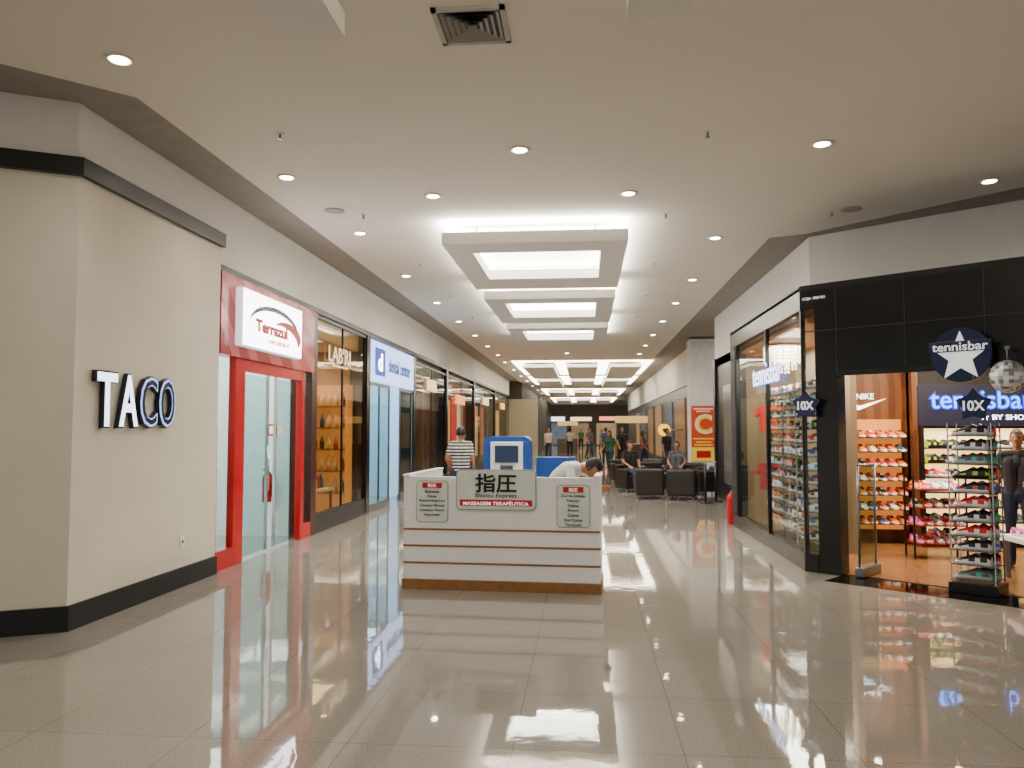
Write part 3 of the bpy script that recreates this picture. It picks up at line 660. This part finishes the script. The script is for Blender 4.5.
struct(MB().box(-4.3,-2.6,44,44.6,0,3.3,mat('beige_block','a59a80',.6)).box(-4.6,-3.5,44.6,86,0,H,mat('far_left_wall','3a322a',.6)),'wall_left.010')
struct(MB().box(-5,14,84,84.2,0,H,mat('end_wall','6a6258',.6,emit=.06)),'wall_end.001')
for k,(x,z,wd,hh,hx,e) in enumerate([(-2.9,2.75,1.6,.45,'f0f0ff',2.5),(-.4,2.75,2.2,.4,'ffe0b0',2.2),(2.3,2.8,1.6,.4,'ff9080',2.0),(-.5,1.2,1.8,2.2,'8a7050',.9),(2.2,1.2,2.0,2.2,'9a8260',1.0),(-2.8,1.2,1.8,2.2,'606a74',.9)]):
    struct(MB().box(x-wd/2,x+wd/2,83.95,84,z-hh/2,z+hh/2,mat('endp_%d'%k,hx,.4,emit=e,noise=.4,scale=2)),'window_%d'%(40+k))
light('AREA',(7,23,H-.1),200,(1,.93,.82),5,5,name='lobby_fill_light')  # added area lamp without a fixture, brightens the column and side hall
s=thing('round_shop_sign','glowing yellow round projecting sign','sign',(2.75,28.3,1.6))
part(MB().cyl((0,.05,0),(0,-.05,0),.21,mat('yellow_lit','ffc810',.4,emit=2.0,ehex='ffc010'),n=32),'disc',s)
part(MB().cyl((0,-.06,0),(0,-.05,0),.07,mat('mark_brown','8a5a10',.5),n=20),'mark',s)
part(MB().cyl((.2,0,0),(.72,0,.0),.02,STEEL,n=8),'bracket',s)
s=thing('wall_poster','tall red and yellow promotional poster on column','poster',(3.41,23.59,1.55))
PY=mat('poster_yellow','f0d03a',.5,emit=.15); PC=mat('poster_cream','f4e6c0',.5,emit=.1)
part(MB().box(-.34,.34,-.02,0,-.85,.75,mat('poster_red','d0401e',.5,emit=.15)),'board',s)
part(MB().box(-.34,.34,-.026,-.02,-.85,-.45,PY),'yellow_band',s,'yellow lower band')
part(MB().text('C',(0,-.03,.22),.6,PC,width=.5,height=.58,bold=.04),'letter_mark',s)
part(MB().text('C',(0.02,-.036,.22),.6,PY,width=.38,height=.44,bold=.0),'letter_mark',s)
for z,w_ in ((.66,.28),(.59,.2),(-.2,.3),(-.3,.22),(-.38,.26)): part(MB().box(-w_,w_,-.028,-.02,z-.02,z+.02,PC if z>0 else PY),'printed_band',s,'pale printed band')
part(MB().box(-.2,.2,-.03,-.026,-.75,-.55,TXTR),'printed_patch',s,'red printed patch')

def tub(loc,rz,h=.70,k=.92):
    L_=mat('dark_leather','1e1510',.5)
    s=thing('armchair','dark brown leather armchair in seating area','armchair',loc,rz,group='brown armchairs in the seating area')
    part(MB().box(-.36*k,.36*k,-.36*k,.36*k,.08,.34,L_,.04),'seat_base',s)
    part(MB().box(-.24*k,.24*k,-.36*k,.22*k,.34,.44,L_,.04),'seat_cushion',s)
    part(MB().box(-.36*k,.36*k,.22*k,.38*k,.1,h,L_,.06,3),'backrest',s)
    for x in (-.37*k,.25*k): part(MB().box(x,x+.12*k,-.37*k,.24*k,.1,h-.1,L_,.05,3),'armrest',s)
    for x in (-.3*k,.3*k):
        for y in (-.3*k,.3*k): part(MB().cyl((x,y,0),(x,y,.09),.02,STEEL,n=8),'leg',s)
tub((1.5,19.2,0),math.pi); tub((2.25,18.95,0),math.pi*.93); tub((1.2,21.2,0),.4); tub((2.4,21.4,0),-.2); tub((3.0,20.4,0),-1.3); tub((1.9,22.8,0),.1); tub((2.9,22.4,0),-.5); tub((1.1,24.6,0),.2); tub((2.0,24.9,0),-.3)
s=thing('side_table','small round dark cafe table between armchairs','table',(1.9,20.2,0))
part(MB().cyl((0,0,.5),(0,0,.53),.3,mat('table_dark','2a1c14',.3),n=28),'table_top',s)
part(MB().cyl((0,0,.02),(0,0,.5),.03,STEEL),'pedestal',s); part(MB().cyl((0,0,0),(0,0,.02),.2,STEEL,n=24),'table_base',s)
for x,y in ((2.62,17.9),(2.9,18.3)):
    s=thing('barrier_post','slim dark queue barrier post','barrier post',(x,y,0),group='queue barrier posts')
    part(MB().cyl((0,0,.02),(0,0,.85),.025,BLACK).sph((0,0,.87),.035,STEEL,12),'post',s); part(MB().cyl((0,0,0),(0,0,.02),.15,BLACK,n=24),'foot',s)
for (x,y,hx) in ((2.0,35,'4a3426'),(-1.2,56,'5a4a3a')):
    s=thing('retail_stand','small dark retail stand with lit top in corridor','stand',(x,y,0))
    part(MB().box(-.7,.7,-.5,.5,0,1.0,mat('stand_'+hx,hx,.5),.02),'counter',s)
    part(MB().box(-.7,.7,-.06,.06,1.9,2.2,mat('stand_sign','d8b070',.5,emit=.8),.01),'header_sign',s)
    for px in (-.65,.6): part(MB().box(px,px+.05,-.03,.03,1.0,1.9,STEEL),'post',s)

# ------------------------------------------------------------ people
def capsule(bm,p0,r0,p1,r1):
    b=bmesh.new()
    for p,r in ((p0,r0),(p1,r1)):
        bmesh.ops.create_icosphere(b,subdivisions=2,radius=r,matrix=Matrix.Translation(p))
    if (Vector(p0)-Vector(p1)).length>1e-4:
        res=bmesh.ops.convex_hull(b,input=list(b.verts))
        junk=[g for g in res['geom_interior'] if isinstance(g,bmesh.types.BMVert)]
        if junk: bmesh.ops.delete(b,geom=list(set(junk)),context='VERTS')
    vm={v:bm.verts.new(v.co) for v in b.verts}
    for f in b.faces:
        try: bm.faces.new([vm[v] for v in f.verts])
        except ValueError: pass
    b.free()
SKIN=mat('skin','a8714f',.55); SKIN2=mat('skin_fair','c08a68',.55); EYE=mat('eye_dark','120c0a',.2)
def person(label,loc,rz,height,pose,shirt,pants,hair,skin=SKIN,voxel=.012,longhair=False,shoec=None,sleeve='short',group=None,face=False):
    J=dict(pel=(0,0,.95),che=(0,0,1.25),nb=(0,0,1.44),hd=(0,-.015,1.60),sl=(.17,0,1.40),sr=(-.17,0,1.40),el=(.22,.02,1.12),er=(-.22,.02,1.12),wl=(.24,-.07,.88),wr=(-.24,-.07,.88),
      hl=(.09,0,.92),hr=(-.09,0,.92),kl=(.10,-.01,.50),kr=(-.10,-.01,.50),al=(.10,.03,.09),ar=(-.10,.03,.09),tl=(.12,-.14,.035),tr=(-.12,-.14,.035),face=(0,-1,0),headup=(0,0,1))
    J.update(pose); J={k:Vector(v) for k,v in J.items()}
    B=[]
    def bone(a,ra,b,rb,lab): B.append((Vector(a),ra,Vector(b),rb,lab))
    up=(J['nb']-J['pel']).normalized(); side=(J['sl']-J['sr']).normalized()
    for sg in (1,-1):
        bone(J['pel']+side*.06*sg,.105,J['che']+side*.075*sg-up*.08,.098,'shirt')
        bone(J['che']+side*.075*sg-up*.08,.098,J['che']+side*.08*sg+up*.05,.1,'shirt')
    bone(J['sl'],.055,J['nb']-up*.03,.06,'shirt'); bone(J['sr'],.055,J['nb']-up*.03,.06,'shirt')
    bone(J['che']+up*.05,.1,J['nb']-up*.06,.07,'shirt')
    bone(J['nb']-up*.01,.052,J['hd']-Vector(J['headup'])*.06,.048,'skin')
    for S in 'lr':
        sh,el,wr=J['s'+S],J['e'+S],J['w'+S]; m=sh.lerp(el,.62)
        bone(sh,.055,m,.05,'shirt'); bone(m,.046,el,.038,'shirt' if sleeve=='long' else 'skin'); bone(el,.038,wr,.025,'shirt' if sleeve=='long' else 'skin')
        d=(wr-el).normalized(); lat=d.cross(Vector((0,-1,0.01)))
        if lat.length<.1: lat=d.cross(Vector((1,0,0)))
        lat.normalize(); nrm=lat.cross(d).normalized()
        palm=wr+d*.08
        for q in (-.026,-.009,.009,.026): bone(wr+d*.01+lat*q*.5,.018,palm+lat*q,.013,'skin')
        for q,ln in ((-.030,.062),(-.010,.074),(.010,.080),(.030,.072)):
            k=palm+lat*q+d*ln*.5+nrm*.006; bone(palm+lat*q,.0095,k,.009,'skin'); bone(k,.009,k+(d*.85+nrm*.5).normalized()*ln*.5,.0075,'skin')
        t0=wr+d*.03+lat*.03; t1=t0+(d*.6+lat*.8).normalized()*.035; bone(wr+d*.02,.014,t0,.012,'skin'); bone(t0,.012,t1,.0105,'skin'); bone(t1,.0105,t1+d*.03,.009,'skin')
        hp,kn,an,to=J['h'+S],J['k'+S],J['a'+S],J['t'+S]
        bone(hp,.1,kn,.062,'pants'); bone(kn,.062,an,.045,'pants'); bone(an,.04,an+Vector((0,.03,-.04)),.035,'shoe'); bone(an+Vector((0,.02,-.05)),.035,to,.032,'shoe')
    bone(J['hl'],.1,J['hr'],.1,'pants'); bone(J['pel']-up*.04,.11,J['hl'],.1,'pants')
    hd=J['hd']; fz=J['headup'].normalized(); fy=J['face']; fy=(fy-fz*fy.dot(fz)).normalized(); fx=fy.cross(fz)*-1
    bm=bmesh.new()
    for a,ra,b,rb,l in B: capsule(bm,a,ra,b,rb)
    hb=bmesh.new(); bmesh.ops.create_uvsphere(hb,u_segments=24,v_segments=18,radius=1)
    HM=Matrix((fx,fy,fz)).transposed()
    for v in hb.verts:
        x,y,z=v.co; w_=.074*(1-.22*max(0,-z)); dd=.094
        v.co=HM@Vector((x*w_,y*dd+(.012 if z<0 and y>0 else 0)*(-z),z*.112))+hd
    vm={v:bm.verts.new(v.co) for v in hb.verts}
    for f in hb.faces: bm.faces.new([vm[v] for v in f.verts])
    hb.free()
    def HP(x,y,z): return HM@Vector((x,y,z))+hd
    capsule(bm,HP(0,.088,.015),.010,HP(0,.106,-.018),.014)
    capsule(bm,HP(0,.075,-.085),.022,HP(0,.07,-.08),.026)
    capsule(bm,HP(-.018,.086,-.048),.009,HP(.018,.086,-.048),.009)
    for sg in (1,-1):
        capsule(bm,HP(.072*sg,-.008,.012),.013,HP(.074*sg,-.004,-.022),.010)
        capsule(bm,HP(.018*sg,.078,.030),.010,HP(.042*sg,.070,.030),.009)
    me=D.meshes.new('b'); bm.to_mesh(me); bm.free()
    o=D.objects.new('b',me); COL.objects.link(o)
    r=o.modifiers.new('r','REMESH'); r.mode='VOXEL'; r.voxel_size=voxel; r.use_smooth_shade=True
    sm=o.modifiers.new('s','SMOOTH'); sm.factor=.5; sm.iterations=2
    dg=bpy.context.evaluated_depsgraph_get(); me2=D.meshes.new_from_object(o.evaluated_get(dg)); D.objects.remove(o)
    me2.name='person_body'
    labs={'skin':0,'shirt':1,'pants':2,'shoe':3}; me2.materials.clear()
    for m in (skin,shirt,pants,shoec or mat('shoe_dark','1c1a1a',.5)): me2.materials.append(m)
    for p in me2.polygons:
        c=p.center; best=9;bl='skin'
        if (c-hd).length<.135 and (c-hd).dot(fz)>-.12: bl='skin'
        else:
            for a,ra,b,rb,l in B:
                ab=b-a; L2=ab.length_squared; t=0 if L2<1e-9 else max(0,min(1,(c-a).dot(ab)/L2)); q=(c-(a+ab*t)).length-(ra+(rb-ra)*t)
                if q<best: best=q; bl=l
        p.material_index=labs[bl]; p.use_smooth=True
    root=thing('person',label,'person',loc,rz,group); k=height/1.72; root.scale=(k,k,k)
    part(me2,'body',root)
    hb=MB(); b=bmesh.new(); bmesh.ops.create_uvsphere(b,u_segments=24,v_segments=18,radius=1)
    kill=[v for v in b.verts if (v.co.y>.35 and v.co.z<.42) or v.co.z<(-.75 if longhair else -.35)]
    bmesh.ops.delete(b,geom=kill,context='VERTS')
    for v in b.verts:
        x,y,z=v.co; n_=1+.02*math.sin(x*19+z*13)*math.cos(y*17)
        if longhair and z<0: z*=2.0
        v.co=HM@Vector((x*.083*n_,y*.102*n_-.004,z*.122*n_+.004))+hd
    hb._app(b,hair,True); part(hb,'hair',root)
    if face:
        for sg in (1,-1): part(MB().sph(HP(.030*sg,.080,.014),.009,EYE,8),'eye',root)
    return root
HB=mat('hair_black','0e0b0a',.6); HBR=mat('hair_brown','2c1a10',.6)
SW=mat('cloth_white','e4e2de',.8); JE=mat('denim','26324c',.8); BK=mat('cloth_black','141416',.8)
STR=wave_mat('striped_cloth','18181c','d4d2cc',5.5,.6,.8,'Z',(.45,.5))
GR=mat('cloth_green','2c5a38',.8); BU=mat('cloth_blue','2c406a',.8); PK=mat('cloth_rose','7a4a50',.8); GY=mat('cloth_grey','4e4e50',.8); CR=mat('cloth_cream','b0aa9c',.8)
person('man in black and white striped shirt seen from behind, standing',(-2.15,13.8,0),math.pi+.1,1.66,{'wl':(.2,-.16,1.0),'el':(.25,.03,1.14)},STR,JE,HB,voxel=.009)
person('man in white shirt bending low over the kiosk counter',(-.34,9.15,0),math.radians(60),1.7,
  dict(che=(0,-.17,1.14),nb=(0,-.36,1.20),hd=(0,-.50,1.20),sl=(.18,-.30,1.20),sr=(-.18,-.30,1.20),el=(.24,-.42,.97),er=(-.24,-.40,.97),wl=(.12,-.56,.97),wr=(-.10,-.56,.97),face=(0,-.55,-.85),headup=(0,-.85,.55)),SW,JE,HB,skin=SKIN,voxel=.007,face=True)
person('man in dark shirt standing and browsing inside the shoe shop',(5.02,9.85,.012),-.6,1.6,{'el':(.24,.0,1.14),'wl':(.15,-.2,1.05)},mat('cloth_charcoal','26242a',.8),JE,HB,voxel=.008,face=True)
walk={'kl':(.10,-.14,.51),'al':(.10,-.17,.09),'tl':(.11,-.34,.05),'kr':(-.10,.06,.5),'ar':(-.10,.26,.12),'tr':(-.11,.12,.035),'el':(.22,.1,1.14),'wl':(.22,.1,.9),'er':(-.22,-.05,1.13),'wr':(-.22,-.22,.93)}
for lab,x,y,rz,h,pz,sh,pa,lh in [
  ('woman in green top walking along the corridor',.85,28,-.5,1.58,walk,GR,JE,True),
  ('man in blue shirt walking away along the corridor',.95,37,math.pi,1.72,walk,BU,BK,False),
  ('person in rose top strolling past the shops',2.2,31,1.3,1.6,walk,PK,JE,True),
  ('man in grey shirt walking along the corridor',.25,44,.6,1.72,walk,GY,JE,False),
  ('person in cream shirt standing far along the corridor',-.9,48,math.pi,1.7,{},CR,BK,False),
  ('person in black clothes walking near the far shops',1.5,33,.4,1.7,walk,BK,BK,True),
  ('person in dark clothes standing by the seating area',2.6,25.9,.8,1.66,{},BK,JE,False),
  ('man in cream shirt walking beside the shopfronts',-1.9,42,.2,1.7,walk,CR,JE,False),
  ('person in grey top standing beside the far stand',1.2,40,.9,1.62,{},GY,BK,True),
  ('man in rose shirt walking among the far shoppers',.3,52,.1,1.7,walk,PK,BK,False),
  ('person in green shirt far along the corridor',-.3,60,.1,1.7,walk,GR,BK,False),
  ('person in cream top among the distant shoppers',1.3,63,.4,1.65,walk,CR,JE,True)]:
    person(lab,(x,y,0),rz,h,pz,sh,pa,HB if not lh else HBR,voxel=.016,longhair=lh)
sit=dict(pel=(0,.05,.55),che=(0,.08,.86),nb=(0,.08,1.05),hd=(0,.06,1.21),sl=(.17,.08,1.01),sr=(-.17,.08,1.01),el=(.23,.01,.78),er=(-.23,.01,.78),wl=(.15,-.18,.68),wr=(-.15,-.18,.68),hl=(.09,.03,.54),hr=(-.09,.03,.54),kl=(.11,-.40,.53),kr=(-.11,-.40,.53),al=(.11,-.44,.12),ar=(-.11,-.44,.12),tl=(.11,-.6,.035),tr=(-.11,-.6,.035))
person('person in grey shirt sitting in a brown armchair',(2.4,21.4,0),-.2,1.7,sit,GY,JE,HB,voxel=.014)
person('person in black shirt sitting in a brown armchair',(1.2,21.2,0),.4,1.7,sit,BK,JE,HB,voxel=.014)
print('done')
